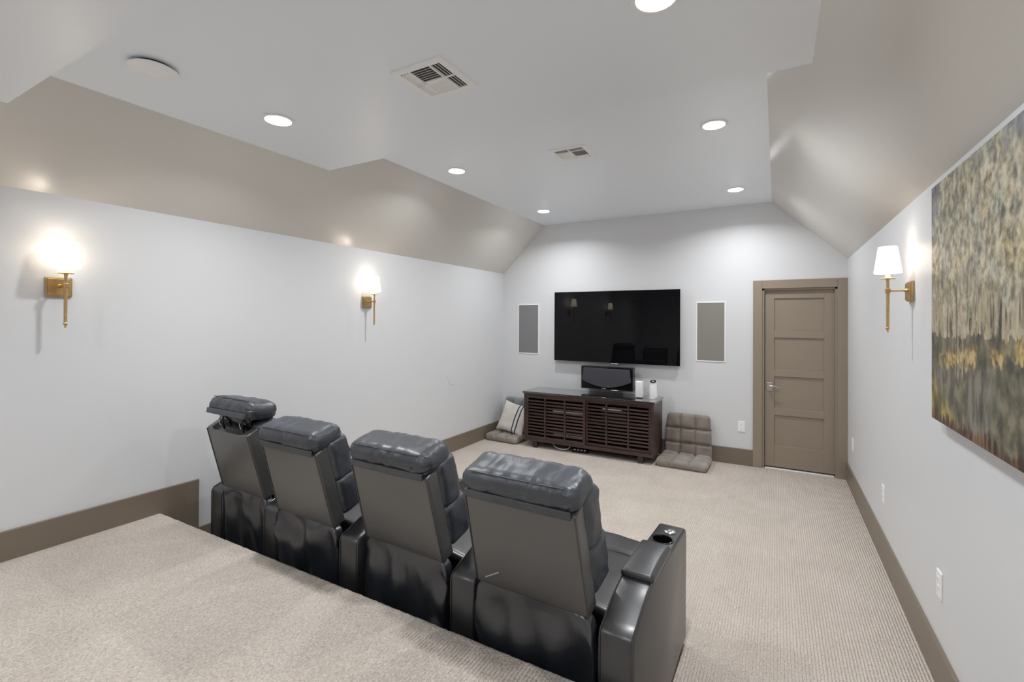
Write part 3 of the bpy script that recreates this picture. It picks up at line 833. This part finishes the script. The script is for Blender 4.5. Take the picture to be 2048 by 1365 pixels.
spots = [((LX0, 3.490, Z2), 'round recessed light above the far left wall lamp'),
         ((LX0 + 0.02, 5.290, Z2), 'round recessed light in the far left corner by the end wall'),
         ((LX1, 3.520, Z2), 'round recessed light right of the far ceiling vent'),
         ((LX1 + 0.01, 5.350, Z2), 'round recessed light in front of the door wall'),
         ((LX0 - 0.025, 1.742, Z1), 'round recessed light on the dropped ceiling near the round disc'),
         ((LX1 - 0.005, 1.742, Z1), 'round recessed light cut by the top edge of the picture'),
         ((LX0, -0.60, Z0), 'added unseen recessed light on the lowest ceiling behind the viewer, left'),  # this pair is unseen, added to light the platform
         ((LX1, -0.60, Z0), 'added unseen recessed light on the lowest ceiling behind the viewer, right')]
d1 = downlight_proto()
d1.location = spots[0][0]; d1['label'] = spots[0][1]
lights = [d1] + [dup(d1, p, lb) for p, lb in spots[1:]]
for d in lights: down_lamp(d)

# ------------------------------------------------------------------ ceiling vents and access point
def vent(loc, label, rot):
    t = thing('ceiling_vent', label, 'air vent', loc, rot, 'square white ceiling air vents')
    S = 0.152
    MB().frame(-S, S, -S, S, 0.036, -0.0085, 0.0005, Matrix.Rotation(math.pi / 2, 4, 'X')).build('frame', WHITE_METAL, t, bevel=0.002)
    MB().box(-S + 0.02, S - 0.02, -S + 0.02, S - 0.02, -0.0015, -0.0005).build('duct_shade', VENT_DARK, t)  # flat dark sheet painted in for the shaded duct opening
    g = S - 0.036
    MB().rbox((0, 0, -0.006), (2 * g, 0.010, 0.008), 0.002, 1).build('crossbar', WHITE_METAL, t)
    for sx in (-1, 1):
        MB().rbox((sx * 0.060, 0, -0.006), (0.008, 2 * g, 0.008), 0.002, 1).build('bar', WHITE_METAL, t)
    ls = MB().rbox((0, 0, 0), (0.015, g - 0.012, 0.0016), 0.0006, 1)
    src = ls.build('louvre', WHITE_METAL, t)
    first = True
    for sx in (-1, 1):
        for sy in (-1, 1):
            for k in range(3):
                lp = (sx * (0.072 + 0.0165 * k), sy * (g / 2 + 0.003), -0.0075)
                rt = (0, sx * math.radians(38), 0)
                if first: src.location = lp; src.rotation_euler = rt; first = False
                else: piece(src, 'louvre', t, lp, rt)
    src2 = MB().rbox((0, 0, 0), (0.110, 0.014, 0.0016), 0.0006, 1).build('louvre', WHITE_METAL, t)
    first = True
    for sy in (-1, 1):
        for k in range(6):
            lp = (0, sy * (0.014 + 0.0175 * k), -0.0075)
            rt = (-sy * math.radians(38), 0, 0)
            if first: src2.location = lp; src2.rotation_euler = rt; first = False
            else: piece(src2, 'louvre', t, lp, rt)
vent((-1.461, 1.815, Z1), 'nearer white square air vent in the dropped ceiling', 0)
vent((-1.451, 3.580, Z2), 'farther white square air vent in the high ceiling', math.pi / 2)

t = thing('access_point', 'white round disc-shaped access point on the ceiling', 'access point', (-2.552, 1.090, Z1))
MB().lathe([(0.0, 0.0), (0.078, 0.0), (0.082, -0.012), (0.0, -0.012)], 40, cap=False).build('mount_base', DARK, t, smooth=True)
MB().lathe([(0.0, -0.012), (0.094, -0.012), (0.098, -0.015), (0.096, -0.019), (0.075, -0.027), (0.045, -0.032), (0.037, -0.0328), (0.0362, -0.0315), (0.0354, -0.0330), (0.0, -0.0345)], 56, cap=False).build('cover', WHITE, t, smooth=True)

# ------------------------------------------------------------------ outlets
def outlet_proto():
    t = thing('wall_outlet', 'x', 'outlet', (0, 0, 0), 0, 'white wall outlets')
    MB().rbox((0, -0.003, 0), (0.074, 0.007, 0.122), 0.003, 2).build('plate', WHITE, t)
    for s in (-1, 1):
        r = MB().rbox((0, -0.0065, s * 0.021), (0.033, 0.003, 0.029), 0.0015, 2).build('receptacle', WHITE_METAL, t)
        mm = MB()
        mm.box(-0.0075, -0.0055, -0.0083, -0.0079, s * 0.021 - 0.001, s * 0.021 + 0.007)
        mm.box(0.0055, 0.0075, -0.0083, -0.0079, s * 0.021 - 0.001, s * 0.021 + 0.006)
        mm.lathe([(0.0022, 0.0), (0.0022, 0.0004)], 10, Matrix.Translation((0, -0.0079, s * 0.021 - 0.008)) @ Matrix.Rotation(math.pi / 2, 4, 'X'))
        mm.build('slot', DARK, r)['kind'] = 'stuff'
    return t
o1 = outlet_proto()
o1.location = (-0.3525, YB, 0.445); o1['label'] = 'white outlet on the end wall between floor chair and door'
for yy, lb in ((5.69, 'white outlet on the right wall nearest the door'), (4.165, 'middle white outlet low on the right wall'), (2.860, 'nearest white outlet on the right wall below the painting')):
    dup(o1, (XR, yy, 0.462), lb, -math.pi / 2)

# painted-over round patch on the left wall
pm = MB()
pts = [(math.cos(a) * 0.105, math.sin(a) * 0.118) for a in [2 * math.pi * k / 48 for k in range(48)]]
pm.prism(pts, 0.0, 0.0040, 'x')
o = pm.build('wall_patch', WALL, bevel=0.0008)
o.location = (XL, 4.838, 0.962)
tag(o, 'faint round painted-over patch on the left wall', 'wall patch')

# ------------------------------------------------------------------ floor chairs and pillow
def tuft(w, d, t, nx, ny, seed, taper=0.0):
    """tufted pad centred on x, from y=0 to d, underside z=0"""
    def fn(x, y, z):
        u = (x / w + 0.5) * nx; v = (y / d + 0.5) * ny
        fu = abs((u % 1) - 0.5) * 2; fv = abs((v % 1) - 0.5) * 2
        if z <= 0: return (x, y, z)
        eu = 1 if 0.9 < u < nx - 0.9 else 1 - max(0, abs(u - nx / 2) - (nx / 2 - 0.5)) * 1.6
        gu = math.exp(-((1 - fu) / 0.16) ** 2) if 0.4 < u < nx - 0.4 else 0
        gv = math.exp(-((1 - fv) / 0.16) ** 2) if 0.4 < v < ny - 0.4 else 0
        dz = -0.030 * max(gu, gv) - 0.020 * gu * gv + 0.010 * fbm(x * 9, y * 9, seed)
        return (x + 0.004 * fbm(y * 14, z * 9, seed), y, z + dz)
    return MB().rbox((0, d / 2, t / 2), (w, d, t), min(0.048, t * 0.46), 5, (36, 30, 1), fn)

def floor_chair(loc, rot, label, m_back, m_seat, seed, back_tilt, w=0.535):
    t = thing('floor_chair', label, 'floor chair', loc, rot, 'tufted folding floor chairs')
    # seat towards -y, backrest hinged at y=0
    s = tuft(w + 0.02, 0.43, 0.098, 3, 3, seed).build('seat', m_seat, t, smooth=True)
    s.location = (0, -0.455, 0.0)
    b = tuft(w, 0.52, 0.085, 3, 3, seed + 4)
    M = Matrix.Translation((0, 0.035, 0.022)) @ Matrix.Rotation(back_tilt, 4, 'X')
    b.v = [M @ Vector(((p.x * (1 - 0.10 * max(0, p.y / 0.52) ** 3)), p.y, p.z)) for p in b.v]
    b.build('backrest', m_back, t, smooth=True)
    MB().rbox((0, -0.01, 0.03), (w - 0.05, 0.05, 0.05), 0.02, 3).build('hinge_fold', m_back, t, smooth=True)
    return t
floor_chair((-0.928, 5.990, 0), -0.02, 'taupe tufted floor chair between the console and the door', SUEDE, SUEDE_GREY, 11, math.radians(84))
floor_chair((-3.262, 5.985, 0), -0.06, 'grey tufted floor chair in the left corner under a pillow', SUEDE_PALE, SUEDE_GREY, 15, math.radians(84), 0.50)

def pil(x, y, z):
    s = 0.215
    u, v = x / s, z / s
    k = max(0, (1 - u * u)) ** 0.42 * max(0, (1 - v * v)) ** 0.42
    pin = 1 - 0.10 * (1 - abs(v) ** 2) * abs(u) ** 3
    pin2 = 1 - 0.10 * (1 - abs(u) ** 2) * abs(v) ** 3
    th = (0.012 + 0.062 * k) * (1 + 0.25 * fbm(x * 9, z * 9, 3))
    return (x * pin, math.copysign(1, y) * th + 0.012 * fbm(x * 6, z * 6, 9), z * pin2)
o = MB().rbox((0, 0, 0), (0.43, 0.05, 0.43), 0.006, 1, (22, 1, 22), pil).build('throw_pillow', PILLOW, smooth=True)
o.location = (-3.215, 5.790, 0.292)
o.rotation_euler = (math.radians(-22), math.radians(9), math.radians(-4))
tag(o, 'cream throw pillow with two navy stripes on the corner floor chair', 'pillow')
